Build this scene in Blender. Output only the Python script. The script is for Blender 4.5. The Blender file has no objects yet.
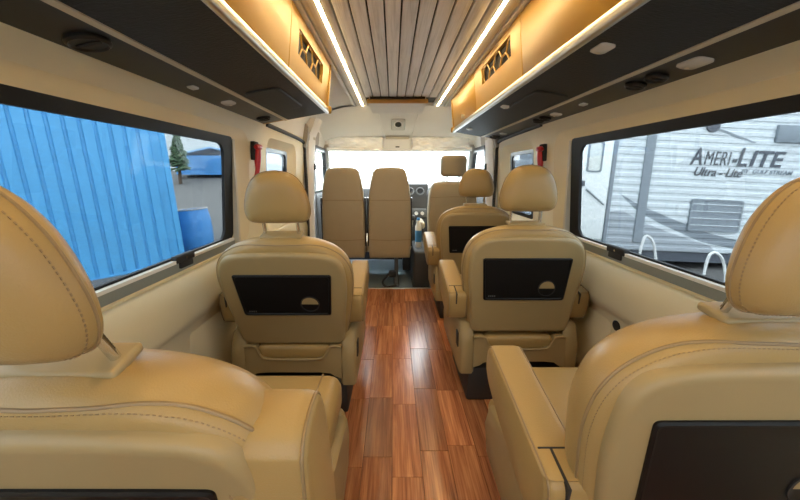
import bpy, bmesh, math, random
from mathutils import Matrix, Vector
random.seed(7)
R = math.radians
S = bpy.context.scene
COL = S.collection

# ------------------------------------------------------------ camera, world, exposure
cd = bpy.data.cameras.new('camera'); cam = bpy.data.objects.new('camera', cd); COL.objects.link(cam)
cam.location = (-0.07, 0.0, 1.12); cam.rotation_euler = (R(82), 0, 0)
cd.sensor_width = 36; cd.lens = 15.075; cd.shift_x = 0.00875; cd.shift_y = -0.036; cd.clip_start = 0.02; cd.clip_end = 300
S.camera = cam
W = bpy.data.worlds.new('overcast_sky'); S.world = W; W.use_nodes = True
bg = W.node_tree.nodes['Background']; bg.inputs[0].default_value = (0.90, 0.96, 1.0, 1); bg.inputs[1].default_value = 5.8
vs = S.view_settings; vs.view_transform = 'Standard'; vs.look = 'None'; vs.gamma = 1; vs.use_curve_mapping = False
vs.exposure = 1.55
LED_STRENGTH = 22.0

# ------------------------------------------------------------ materials
def mat(name, col, rough=0.5, metal=0.0, var=0.0, vscale=8.0, bump=0.0, bscale=200.0, spec=0.5, stretch=None, coat=0.0, rnd=0.0):
    m = bpy.data.materials.new(name); m.use_nodes = True
    nt = m.node_tree; N = nt.nodes; L = nt.links; p = N['Principled BSDF']
    p.inputs['Base Color'].default_value = (*col, 1); p.inputs['Roughness'].default_value = rough
    p.inputs['Metallic'].default_value = metal; p.inputs['Specular IOR Level'].default_value = spec
    p.inputs['Coat Weight'].default_value = coat
    tc = N.new('ShaderNodeTexCoord'); vec = tc.outputs['Object']
    if stretch:
        mp = N.new('ShaderNodeMapping'); mp.inputs['Scale'].default_value = stretch
        L.new(vec, mp.inputs[0]); vec = mp.outputs[0]
    if var > 0 or rnd > 0:
        n = N.new('ShaderNodeTexNoise'); n.inputs['Scale'].default_value = vscale; n.inputs['Detail'].default_value = 5
        L.new(vec, n.inputs[0])
        mx = N.new('ShaderNodeMix'); mx.data_type = 'RGBA'
        mx.inputs[6].default_value = (*[c*(1-var) for c in col], 1); mx.inputs[7].default_value = (*[min(1, c*(1+var)) for c in col], 1)
        L.new(n.outputs[0], mx.inputs[0]); out = mx.outputs[2]
        if rnd > 0:
            oi = N.new('ShaderNodeObjectInfo'); mr = N.new('ShaderNodeMapRange')
            mr.inputs[3].default_value = 1-rnd; mr.inputs[4].default_value = 1+rnd
            L.new(oi.outputs['Random'], mr.inputs[0])
            hs = N.new('ShaderNodeHueSaturation'); L.new(out, hs.inputs['Color']); L.new(mr.outputs[0], hs.inputs['Value']); out = hs.outputs[0]
        L.new(out, p.inputs['Base Color'])
    if bump > 0:
        n2 = N.new('ShaderNodeTexNoise'); n2.inputs['Scale'].default_value = bscale; n2.inputs['Detail'].default_value = 3
        L.new(vec, n2.inputs[0])
        b = N.new('ShaderNodeBump'); b.inputs['Strength'].default_value = bump; b.inputs['Distance'].default_value = 0.002
        L.new(n2.outputs[0], b.inputs['Height']); L.new(b.outputs[0], p.inputs['Normal'])
    return m

def wood(name, dark, mid, light, rough, rnd, gscale=1.0, spec=0.5, offset=True):
    """long grain along Y, every plank shifted and tinted by its own random number"""
    m = bpy.data.materials.new(name); m.use_nodes = True
    nt = m.node_tree; N = nt.nodes; L = nt.links; p = N['Principled BSDF']
    tc = N.new('ShaderNodeTexCoord'); oi = N.new('ShaderNodeObjectInfo')
    add = N.new('ShaderNodeVectorMath'); add.operation = 'ADD'
    sc = N.new('ShaderNodeVectorMath'); sc.operation = 'SCALE'; sc.inputs[0].default_value = (37, 53, 11)
    L.new(oi.outputs['Random'], sc.inputs['Scale']); L.new(tc.outputs['Object'], add.inputs[0]); L.new(sc.outputs[0], add.inputs[1])
    mp = N.new('ShaderNodeMapping'); mp.inputs['Scale'].default_value = (26*gscale, 1.6*gscale, 26*gscale); L.new(add.outputs[0], mp.inputs[0])
    n = N.new('ShaderNodeTexNoise'); n.inputs['Scale'].default_value = 1.0; n.inputs['Detail'].default_value = 6; n.inputs['Roughness'].default_value = 0.65
    n.inputs['Distortion'].default_value = 0.6
    L.new(mp.outputs[0], n.inputs[0])
    mp2 = N.new('ShaderNodeMapping'); mp2.inputs['Scale'].default_value = (160, 4, 160); L.new(add.outputs[0], mp2.inputs[0])
    n2 = N.new('ShaderNodeTexNoise'); n2.inputs['Scale'].default_value = 1.0; n2.inputs['Detail'].default_value = 3; L.new(mp2.outputs[0], n2.inputs[0])
    mixf = N.new('ShaderNodeMix'); mixf.inputs[0].default_value = 0.35; L.new(n.outputs[0], mixf.inputs[2]); L.new(n2.outputs[0], mixf.inputs[3])
    cr = N.new('ShaderNodeValToRGB'); e = cr.color_ramp.elements
    e[0].position = 0.33; e[0].color = (*dark, 1); e[1].position = 0.68; e[1].color = (*light, 1)
    k = e.new(0.5); k.color = (*mid, 1); L.new(mixf.outputs[0], cr.inputs[0])
    mr = N.new('ShaderNodeMapRange'); mr.inputs[3].default_value = 1-rnd; mr.inputs[4].default_value = 1+rnd
    L.new(oi.outputs['Random'], mr.inputs[0])
    hs = N.new('ShaderNodeHueSaturation'); L.new(cr.outputs[0], hs.inputs['Color']); L.new(mr.outputs[0], hs.inputs['Value'])
    L.new(hs.outputs[0], p.inputs['Base Color']); p.inputs['Roughness'].default_value = rough; p.inputs['Specular IOR Level'].default_value = spec
    b = N.new('ShaderNodeBump'); b.inputs['Strength'].default_value = 0.15; b.inputs['Distance'].default_value = 0.001
    L.new(n2.outputs[0], b.inputs['Height']); L.new(b.outputs[0], p.inputs['Normal'])
    return m

def glass(name, tint, gloss=0.05, screen=False):
    m = bpy.data.materials.new(name); m.use_nodes = True
    nt = m.node_tree; N = nt.nodes; L = nt.links; N.remove(N['Principled BSDF'])
    t = N.new('ShaderNodeBsdfTransparent'); t.inputs[0].default_value = (*tint, 1)
    g = N.new('ShaderNodeBsdfGlossy'); g.inputs['Roughness'].default_value = 0.02
    x = N.new('ShaderNodeMixShader'); x.inputs[0].default_value = gloss
    L.new(t.outputs[0], x.inputs[1]); L.new(g.outputs[0], x.inputs[2]); L.new(x.outputs[0], N['Material Output'].inputs[0])
    if screen:   # fine woven sun screen behind the pane: faint streaks of denser thread
        tc = N.new('ShaderNodeTexCoord'); mp = N.new('ShaderNodeMapping'); mp.inputs['Scale'].default_value = (1, 60, 160)
        n = N.new('ShaderNodeTexNoise'); n.inputs['Scale'].default_value = 1.6; n.inputs['Detail'].default_value = 2
        mx = N.new('ShaderNodeMix'); mx.data_type = 'RGBA'
        mx.inputs[6].default_value = (*[c*0.86 for c in tint], 1); mx.inputs[7].default_value = (*[min(1, c*1.14) for c in tint], 1)
        L.new(tc.outputs['Object'], mp.inputs[0]); L.new(mp.outputs[0], n.inputs[0]); L.new(n.outputs[0], mx.inputs[0]); L.new(mx.outputs[2], t.inputs[0])
    return m

def emit(name, col, s):
    m = bpy.data.materials.new(name); m.use_nodes = True
    N = m.node_tree.nodes; p = N['Principled BSDF']; p.inputs['Base Color'].default_value = (*col, 1)
    p.inputs['Emission Color'].default_value = (*col, 1); p.inputs['Emission Strength'].default_value = s
    return m

LEATHER = mat('beige_leather', (0.325, 0.222, 0.088), 0.36, var=0.05, vscale=9, bump=0.25, bscale=420, spec=0.4)
SHELL = mat('beige_seat_plastic', (0.30, 0.225, 0.110), 0.42, var=0.03, bump=0.1, bscale=600, spec=0.4)
PIPE = mat('leather_piping', (0.24, 0.165, 0.08), 0.5)
THREAD = mat('brown_thread', (0.26, 0.18, 0.09), 0.7)
BENCH = mat('tan_vinyl', (0.345, 0.285, 0.185), 0.5, var=0.05, vscale=12, bump=0.15, bscale=300)
BLACKP = mat('black_plastic', (0.012, 0.012, 0.013), 0.32, spec=0.5)
BLACKM = mat('matt_black', (0.015, 0.015, 0.016), 0.7)
RUBBER = mat('black_rubber', (0.02, 0.02, 0.021), 0.55)
GREYM = mat('dark_grey_print', (0.10, 0.105, 0.11), 0.5)
CHROME = mat('chrome', (0.75, 0.75, 0.73), 0.18, 1.0)
ALU = mat('brushed_aluminium', (0.72, 0.72, 0.69), 0.3, 1.0, bump=0.1, bscale=90)
CABINET = mat('cream_cabinet_vinyl', (0.46, 0.27, 0.042), 0.38, var=0.03, bump=0.08, bscale=500)
UNDER = mat('black_textured_vinyl', (0.014, 0.0145, 0.016), 0.55, var=0.3, vscale=60, bump=0.8, bscale=60, stretch=(1, 3, 1))
WALLM = mat('cream_wall_vinyl', (0.82, 0.75, 0.53), 0.55, var=0.03, bump=0.15, bscale=350)
REVEAL = mat('cream_window_reveal', (0.78, 0.68, 0.44), 0.5, var=0.02, bump=0.1, bscale=350)
HEAD = mat('pale_headliner', (0.87, 0.86, 0.84), 0.8, var=0.03, bump=0.2, bscale=500)
GREYTRIM = mat('grey_cab_trim', (0.40, 0.37, 0.33), 0.6, var=0.03)
CREAMP = mat('cream_plastic_strip', (0.62, 0.57, 0.46), 0.4)
WHITEP = mat('white_lamp_lens', (0.72, 0.72, 0.70), 0.25)
REDP = mat('red_plastic', (0.55, 0.012, 0.015), 0.3)
DASH = mat('dark_grey_dashboard', (0.035, 0.037, 0.04), 0.55, bump=0.2, bscale=500)
MATGREY = mat('grey_rubber_mat', (0.27, 0.35, 0.40), 0.4, var=0.15, vscale=14)
FLOORW = wood('red_brown_laminate', (0.16, 0.05, 0.022), (0.36, 0.14, 0.062), (0.58, 0.265, 0.115), 0.22, 0.34, spec=0.5)
CEILW = wood('grey_brown_ceiling_wood', (0.56, 0.56, 0.555), (0.78, 0.78, 0.78), (0.87, 0.87, 0.87), 0.45, 0.10, 1.0)
GLASS = glass('tinted_side_glass', (0.355, 0.375, 0.385), 0.02, True)
GLASS_DARK = glass('dark_tinted_glass', (0.24, 0.26, 0.28), 0.06)
GLASS_REAR = glass('rear_door_glass', (0.54, 0.55, 0.56), 0.05)
GLASS_CLEAR = glass('clear_cab_glass', (0.93, 0.96, 0.95), 0.03)
def film(name):
    m = glass(name, (0.95, 0.95, 0.95), 0.2); N = m.node_tree.nodes; L = m.node_tree.links
    d_ = N.new('ShaderNodeBsdfTranslucent'); d_.inputs[0].default_value = (0.9, 0.92, 0.93, 1)
    e_ = N.new('ShaderNodeBsdfDiffuse'); e_.inputs[0].default_value = (0.9, 0.92, 0.93, 1)
    a_ = N.new('ShaderNodeAddShader'); L.new(d_.outputs[0], a_.inputs[0]); L.new(e_.outputs[0], a_.inputs[1])
    x = N.new('ShaderNodeMixShader'); x.inputs[0].default_value = 0.25
    old = [n for n in N if n.type == 'MIX_SHADER' and n != x][0]
    L.new(old.outputs[0], x.inputs[1]); L.new(a_.outputs[0], x.inputs[2]); L.new(x.outputs[0], N['Material Output'].inputs[0])
    return m
FILM = film('clear_plastic_wrap')
LED = emit('warm_led', (1.0, 0.72, 0.36), LED_STRENGTH)
BLUE = mat('blue_painted_steel', (0.07, 0.31, 0.58), 0.5, var=0.10, vscale=2.0)
BLUE2 = mat('blue_plastic', (0.05, 0.22, 0.50), 0.45, var=0.12, vscale=4)
SIDING = mat('white_aluminium_siding', (0.56, 0.60, 0.62), 0.4, var=0.03, vscale=2)
PRINT = mat('grey_vinyl_decal', (0.07, 0.08, 0.10), 0.5)
PRINT3 = mat('pale_grey_decal', (0.32, 0.35, 0.38), 0.5)
PRINT2 = mat('mid_grey_decal', (0.20, 0.23, 0.26), 0.5)
GRAVEL = mat('grey_gravel', (0.12, 0.115, 0.11), 0.95, var=0.75, vscale=22, bump=1.0, bscale=30)
BARK = mat('bark', (0.09, 0.06, 0.04), 0.9)
LEAF = mat('dark_green_needles', (0.06, 0.11, 0.055), 0.8, var=0.4, vscale=5)
LEAF2 = mat('fresh_green_leaves', (0.16, 0.30, 0.08), 0.8, var=0.4, vscale=3)
WHITEW = mat('white_painted_wall', (0.50, 0.52, 0.52), 0.7)

TRAYM = mat('satin_black_tray', (0.006, 0.006, 0.0065), 0.42, spec=0.22)
RAILM = mat('pale_sill_rail', (0.86, 0.85, 0.79), 0.35)
FRAMEM = mat('black_window_surround', (0.009, 0.009, 0.010), 0.55, spec=0.25)
CHANM = mat('grey_green_channel', (0.26, 0.29, 0.27), 0.4)

# ------------------------------------------------------------ mesh helpers
I4 = Matrix.Identity(4)
class MB:
    def __init__(s, M=None): s.v = []; s.f = []; s.M = M or I4
    def add(s, vs_, fs, M=None):
        o = len(s.v); T = s.M @ M if M else s.M
        s.v += [tuple(T @ Vector(p)) for p in vs_]; s.f += [tuple(i+o for i in f) for f in fs]; return s
    def box(s, x0, x1, y0, y1, z0, z1, M=None):
        return s.add([(x0,y0,z0),(x1,y0,z0),(x1,y1,z0),(x0,y1,z0),(x0,y0,z1),(x1,y0,z1),(x1,y1,z1),(x0,y1,z1)],
                     [(0,3,2,1),(4,5,6,7),(0,1,5,4),(1,2,6,5),(2,3,7,6),(3,0,4,7)], M)
    def rbox(s, x0, x1, y0, y1, z0, z1, r, seg=3, M=None, taper=None):
        bm = bmesh.new(); bmesh.ops.create_cube(bm, size=1)
        for v in bm.verts:
            t = v.co.z + .5; k = 1 if taper is None else 1 + (taper-1)*t
            v.co = Vector(((x0+x1)/2 + v.co.x*(x1-x0)*k, (y0+y1)/2 + v.co.y*(y1-y0), (z0+z1)/2 + v.co.z*(z1-z0)))
        bmesh.ops.bevel(bm, geom=list(bm.edges), offset=r, segments=seg, profile=0.5, affect='EDGES', clamp_overlap=True)
        bm.verts.index_update(); vv = [v.co.copy() for v in bm.verts]; ff = [tuple(x.index for x in f.verts) for f in bm.faces]; bm.free()
        return s.add(vv, ff, M)
    def loft(s, rings, c0=True, c1=True, M=None, closed=True):
        n = len(rings[0]); vv = [p for r in rings for p in r]; ff = []
        for i in range(len(rings)-1):
            for j in range(n if closed else n-1):
                k = (j+1) % n; ff.append((i*n+j, i*n+k, (i+1)*n+k, (i+1)*n+j))
        if c0: ff.append(tuple(reversed(range(n))))
        if c1: ff.append(tuple((len(rings)-1)*n + j for j in range(n)))
        return s.add(vv, ff, M)
    def tube(s, pts, r, n=8, closed=False, M=None, caps=True):
        pts = [Vector(p) for p in pts]; rings = []; m = len(pts); up = None
        for i, p in enumerate(pts):
            a = pts[(i-1) % m] if closed or i else p; b = pts[(i+1) % m] if closed or i < m-1 else p
            t = (b-a).normalized()
            if up is None: up = t.orthogonal().normalized()
            u = (up - t*up.dot(t)).normalized(); w = t.cross(u); up = u
            rr = r[i] if isinstance(r, (list, tuple)) else r
            rings.append([p + (u*math.cos(q) + w*math.sin(q))*rr for q in [2*math.pi*k/n for k in range(n)]])
        if closed: rings.append(rings[0])
        return s.loft(rings, caps and not closed, caps and not closed, M)
    def cyl(s, p0, p1, r, n=20, r1=None, M=None): return s.tube([p0, p1], [r, r if r1 is None else r1], n, M=M)
    def build(s, name, m, parent=None, angle=38, smooth=True):
        me = bpy.data.meshes.new(name); me.from_pydata(s.v, [], s.f)
        bm = bmesh.new(); bm.from_mesh(me); bmesh.ops.recalc_face_normals(bm, faces=list(bm.faces)); bm.to_mesh(me); bm.free()
        if smooth:
            me.polygons.foreach_set('use_smooth', [True]*len(me.polygons)); me.set_sharp_from_angle(angle=R(angle))
        me.materials.append(m); o = bpy.data.objects.new(name, me); COL.objects.link(o)
        if parent: o.parent = parent
        return o

def empty(name, loc=(0,0,0), rot=(0,0,0)):
    o = bpy.data.objects.new(name, None); COL.objects.link(o); o.location = loc; o.rotation_euler = rot; o.empty_display_size = 0.1; return o
def tag(o, label, cat, group=None):
    o['label'] = label; o['category'] = cat
    if group: o['group'] = group
    return o
def struct(o): o['kind'] = 'structure'; return o
def rrect(a0, a1, b0, b1, r, n=7):
    """rounded rectangle in (a, b), counter-clockwise"""
    P = []
    for cx, cy, s in ((a1-r, b1-r, 0), (a0+r, b1-r, 90), (a0+r, b0+r, 180), (a1-r, b0+r, 270)):
        for k in range(n+1):
            q = R(s + 90*k/n); P.append((cx + r*math.cos(q), cy + r*math.sin(q)))
    return P
def catmull(pts, n=6):
    P = [Vector(p) for p in pts]; out = []
    for i in range(len(P)-1):
        a = P[max(i-1,0)]; b = P[i]; c = P[i+1]; d = P[min(i+2,len(P)-1)]
        for k in range(n):
            t = k/n; out.append(0.5*((2*b)+(c-a)*t+(2*a-5*b+4*c-d)*t*t+(3*b-a-3*c+d)*t**3))
    out.append(P[-1]); return out

# ------------------------------------------------------------ van shell
YB, YF = -1.15, 3.42     # rear end, end of the saloon
def wx(z): return 0.905 - (z-0.72)*0.05          # upper wall half width (leans inwards)

# floor: slab with separate laminate boards
floor = struct(MB().box(-.94, .94, YB, 3.20, -.05, -.006).build('floor', RUBBER))
pw = 0.1150
for ci in range(-7, 9):
    x0 = -0.073 + ci*pw; x1 = x0 + pw - 0.0012
    x0 = max(x0, -.93); x1 = min(x1, .93)
    if x1 - x0 < .02: continue
    y = YB + random.uniform(-.35, 0)
    while y < 3.19:
        ln = random.choice((.40, .41, .36, .45)); a = max(y, YB); b = min(y+ln-.0012, 3.195)
        if b - a > .03:
            MB().rbox(x0, x1, a, b, -.006, 0.0, .0009, 1).build('floor_plank', FLOORW, floor, smooth=False)
        y += ln
struct(MB().rbox(-.93, .93, 3.185, 3.215, -.05, .004, .003, 2).build('trim_1', ALU))
struct(MB().box(-.94, .94, 3.215, 4.75, -.12, -.06).build('floor_cab', MATGREY))

# walls: lower profile strip + flat upper band with window openings
def strip(prof, y0, y1, s, name, m):
    mb = MB(); t = 0.02
    inn = [(s*x, z) for x, z in prof]; 
    rings = [[(x, y, z) for x, z in inn] for y in (y0, y1)]
    mb.loft(rings, False, False, closed=False)
    o = mb.build(name, m, angle=50); md = o.modifiers.new('thickness', 'SOLIDIFY'); md.thickness = .03; md.offset = 0
    return struct(o)
LOW = [(.925, -.05), (.925, .44), (.920, .50), (.908, .520), (.888, .538), (.880, .56), (.877, .645), (.884, .672), (.896, .712), (wx(.72), .72)]
def wall_upper(s, y0, y1, holes, z1=1.46):
    """flat leaning band with rounded openings; each opening gets a splayed reveal"""
    z0 = .72
    bm = bmesh.new()
    def loop(P):
        vv = [bm.verts.new((s*wx(z), y, z)) for y, z in P]
        for i in range(len(vv)): bm.edges.new((vv[i], vv[(i+1) % len(vv)]))
    loop([(y0, z0), (y1, z0), (y1, z1), (y0, z1)])
    for h in holes: loop(rrect(h[0], h[1], h[2], h[3], h[4]))
    bmesh.ops.triangle_fill(bm, edges=list(bm.edges), use_beauty=True, use_dissolve=False, normal=(s, 0, 0))
    me = bpy.data.meshes.new('wall'); bm.to_mesh(me); bm.free(); me.materials.append(WALLM)
    o = bpy.data.objects.new('wall', me); COL.objects.link(o); return struct(o)

def reveal(s, outer, inner, d, name, m=None):
    mb = MB(); r0 = [(s*wx(z), y, z) for y, z in rrect(*outer)]; r1 = [(s*(wx(z)+d), y, z) for y, z in rrect(*inner)]
    rm = [tuple(a*.75+b*.25 + (s*d*.04 if i == 0 else 0) for i, (a, b) in enumerate(zip(p, q))) for p, q in zip(r0, r1)]
    mb.loft([r0, rm, r1], False, False); return struct(mb.build(name, m or REVEAL, angle=60))

def big_window(s, yend, n):
    """sliding saloon window: black bonded frame, tinted pane, aluminium sill rail with latch"""
    d = .022; y0 = -.72
    w = struct(empty(f'window_{n}', (0, 0, 0)))
    fo = rrect(y0, yend, .786, 1.316, .03); fi = rrect(y0+.06, yend-.085, .798, 1.268, .05)
    mb = MB()
    def at(P, off): return [(s*(wx(z)+off), y, z) for y, z in P]
    mb.loft([at(fo, d+.03), at(fo, d-.004), at(fi, d-.004), at(fi, d+.010)], False, False)
    mb.build('window_frame', FRAMEM, w, 60)
    mb = MB(); gi = rrect(y0+.05, yend-.075, .792, 1.278, .06)
    mb.loft([at(gi, d+.004), at(gi, d+.008)]); mb.build('glass_pane', GLASS, w)
    # inner gasket line, aluminium rail, channel below the pane
    mb = MB(); mb.add([(s*(wx(.80)+d-.022), y, z) for y in (y0+.1, yend-.03) for z in (.777, .790)] +
                      [(s*(wx(.80)+d+.012), y, z) for y in (y0+.1, yend-.03) for z in (.777, .790)],
                      [(0,1,3,2),(4,6,7,5),(0,4,5,1),(2,3,7,6),(0,2,6,4),(1,5,7,3)])
    mb.build('sill_rail', RAILM, w, smooth=False)
    mb = MB()
    xa, xb = sorted((s*(wx(.74)+.004), s*(wx(.74)+d+.01))); mb.box(xa, xb, y0+.02, yend-.01, .740, .776); mb.build('sill_channel', CHANM, w)
    yl = 1.31 if s < 0 else 1.43
    mb = MB(); xa, xb = sorted((s*(wx(.78)-.004), s*(wx(.78)+d-.002)))
    mb.rbox(xa, xb, yl-.06, yl+.06, .776, .806, .005, 2); mb.rbox(xa, xb, yl-.035, yl+.045, .752, .778, .004, 2)
    lt = mb.build('latch', BLACKM, w)
    mb = MB(); xc = s*(wx(.79)-.006); mb.cyl((xc, yl, .79), (xc+s*.01, yl, .79), .005, 10); mb.build('rivet', CHROME, lt)
    # cream upright beside the frame
    mb = MB(); xa, xb = sorted((s*(wx(1.0)+.0), s*(wx(1.0)+.035))); mb.box(xa, xb, yend+.003, yend+.022, .76, 1.30); mb.build('window_jamb', CREAMP, w)
    return w

def small_window(s, y0, y1, n):
    d = .04; w = struct(empty(f'window_{n}', (0, 0, 0)))
    def at(P, off): return [(s*(wx(z)+off), y, z) for y, z in P]
    fo = rrect(y0-.01, y1+.01, .79, 1.30, .035); fi = rrect(y0+.02, y1-.02, .82, 1.27, .04)
    MB().loft([at(fo, d+.03), at(fo, d), at(fi, d), at(fi, d+.03)], False, False).build('window_frame', BLACKP, w, 60)
    gi = rrect(y0+.015, y1-.015, .815, 1.275, .04)
    MB().loft([at(gi, d+.008), at(gi, d+.013)]).build('glass_pane', GLASS_DARK, w)
    ys = y0+.03 if s > 0 else y1-.05
    return w

for s, side, yend in ((-1, 'left', 1.755), (1, 'right', 1.85)):
    o = strip(LOW, YB, 3.15, s, f'wall_{side}_lower', WALLM)
    wa, wb = (2.27, 2.72) if s < 0 else (2.40, 2.86)
    h1 = (-.80, yend+.16, .735, 1.355, .10); h2 = (wa-.10, wb+.12, .74, 1.355, .10)
    u = wall_upper(s, YB, 3.15, [h1, h2]); u.name = f'wall_{side}'
    reveal(s, h1, (-.70, yend-.008, .75, 1.300, .03), .021, f'trim_reveal_{side}_rear')
    reveal(s, h2, (wa-.004, wb+.004, .795, 1.294, .03), .041, f'trim_reveal_{side}_front', WALLM)
    big_window(s, yend, 1 if s < 0 else 2)
    small_window(s, wa, wb, 3 if s < 0 else 4)
    # rear ledge trim highlight: rounded bead along the top of the lower panel
    struct(MB().tube([(s*(wx(.722)-.001), YB, .722), (s*(wx(.722)-.001), 3.14, .722)], .007, 8).build(f'trim_bead_{side}', REVEAL))

# lower side panel with hatch and socket on the right wall
h = struct(MB().loft([[(.912-.004*k, y, z) for y, z in rrect(1.42+.006*k, 1.92-.006*k, .12+.006*k, .470-.006*k, .03)] for k in (-3, 0, 1)]).build('trim_hatch_right', WALLM))
MB().cyl((.902, 1.385, .465), (.925, 1.385, .465), .022, 18).build('socket', BLACKM, h)
struct(MB().loft([[(-.912+.004*k, y, z) for y, z in rrect(1.30+.006*k, 1.80-.006*k, .12+.006*k, .485-.006*k, .03)] for k in (-3, 0, 1)]).build('trim_hatch_left', WALLM))

# rear end behind the camera: doors with big windows
rw = MB()
for x0, x1, z0, z1 in ((-.95, .95, -.05, .72), (-.95, .95, 1.40, 1.85), (-.95, -.78, .72, 1.40), (.78, .95, .72, 1.40), (-.06, .06, .72, 1.40)):
    rw.box(x0, x1, YB-.03, YB, z0, z1)
struct(rw.build('wall_back', WALLM, smooth=False))
w = struct(empty('window_8', (0, YB, .72)))
for x0, x1 in ((-.78, -.06), (.06, .78)): MB().box(x0, x1, -.016, -.011, 0, .68).build('glass_pane', GLASS_REAR, w)

# roof: outer skin over everything (keeps daylight out), curved cove along both sides
roof = MB(); sec = [(-.93, 1.40), (-.90, 1.58), (-.82, 1.72), (-.66, 1.81), (-.4, 1.835), (.4, 1.835), (.66, 1.81), (.82, 1.72), (.90, 1.58), (.93, 1.40)]
roof.loft([[(x, y, z) for x, z in sec] for y in (YB-.03, 3.97)], False, False, closed=False)
struct(roof.build('ceiling_roof_skin', HEAD))
for s, nm in ((-1, 'left'), (1, 'right')):
    cv = [(.43, 1.795), (.58, 1.785), (.70, 1.745), (.79, 1.67), (.845, 1.56), (.868, 1.44)]
    struct(MB().loft([[(s*x, y, z) for x, z in cv] for y in (1.9, 3.46)], False, False, closed=False).build(f'ceiling_cove_{nm}', HEAD, angle=60))

# plank ceiling
ceil = struct(MB().box(-.45, .45, YB, 3.36, 1.803, 1.815).build('ceiling', BLACKM))
bw = .0702
for k in range(9):
    a = -.316 + k*bw
    MB().rbox(a+.0035, a+bw-.0035, YB+.01, 3.06, 1.786, 1.803, .003, 2).build('ceiling_plank', CEILW, ceil)
for s in (-1, 1):
    a, b = sorted((s*.318, s*.352)); MB().rbox(a, b, YB+.01, 3.40, 1.780, 1.803, .003, 2).build('ceiling_plank', CEILW, ceil)
    a, b = sorted((s*.374, s*.425)); MB().rbox(a, b, YB+.01, 3.40, 1.780, 1.803, .003, 2).build('ceiling_plank', CEILW, ceil)
    a, b = sorted((s*.428, s*.452)); MB().rbox(a, b, YB+.01, 3.40, 1.770, 1.803, .003, 2).build('edge_strip', CEILW, ceil)
    e = empty('led_light_strip', (s*.363, 3.40, 1.78))
    tag(e, 'warm white strip light recessed in ceiling, ' + ('above the cabinet that ends before the sliding door' if s < 0 else 'above the long cabinet that reaches the cab'), 'strip light', 'ceiling strip lights')
    L0 = YB+.02-3.40
    MB().box(-.011, .011, L0, 0, .014, .022).box(-.011, -.0085, L0, 0, -.003, .022).box(.0085, .011, L0, 0, -.003, .022).build('light_channel', ALU, e, smooth=False)
    MB().rbox(-.0082, .0082, L0, -.002, .0, .010, .002, 2).build('light_diffuser', LED, e)

# ------------------------------------------------------------ overhead cabinets
def hexgrille(mb, s, x, y0, y1, z0, z1):
    """honeycomb bars inside a rectangular vent opening"""
    w = (y1-y0)/2.4; A = (z1-z0)*.46
    for j in range(-1, 3):
        for i in range(-1, 4):
            o_ = y0 + (i + (.5 if j % 2 else 0))*w - w*.1; zb_ = z0 + (j+.06)*A
            P = [(o_, zb_), (o_+w*.32, zb_), (o_+w*.5, zb_+A), (o_+w*.82, zb_+A), (o_+w, zb_)]
            for a, b in ((0, 1), (1, 2), (2, 3), (3, 4)):
                p, q = P[a], P[b]
                # clip to opening
                def cl(p, q):
                    t0, t1 = 0., 1.
                    for k, lo, hi in ((0, y0, y1), (1, z0, z1)):
                        dd = q[k]-p[k]
                        if abs(dd) < 1e-9:
                            if p[k] < lo or p[k] > hi: return None
                        else:
                            u, v = (lo-p[k])/dd, (hi-p[k])/dd; u, v = min(u, v), max(u, v); t0 = max(t0, u); t1 = min(t1, v)
                    return None if t0 >= t1 else [tuple(p[k]+(q[k]-p[k])*t for k in (0, 1)) for t in (t0, t1)]
                c = cl(p, q)
                if c: mb.tube([(x, *c[0]), (x, *c[1])], .006, 6)

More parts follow.
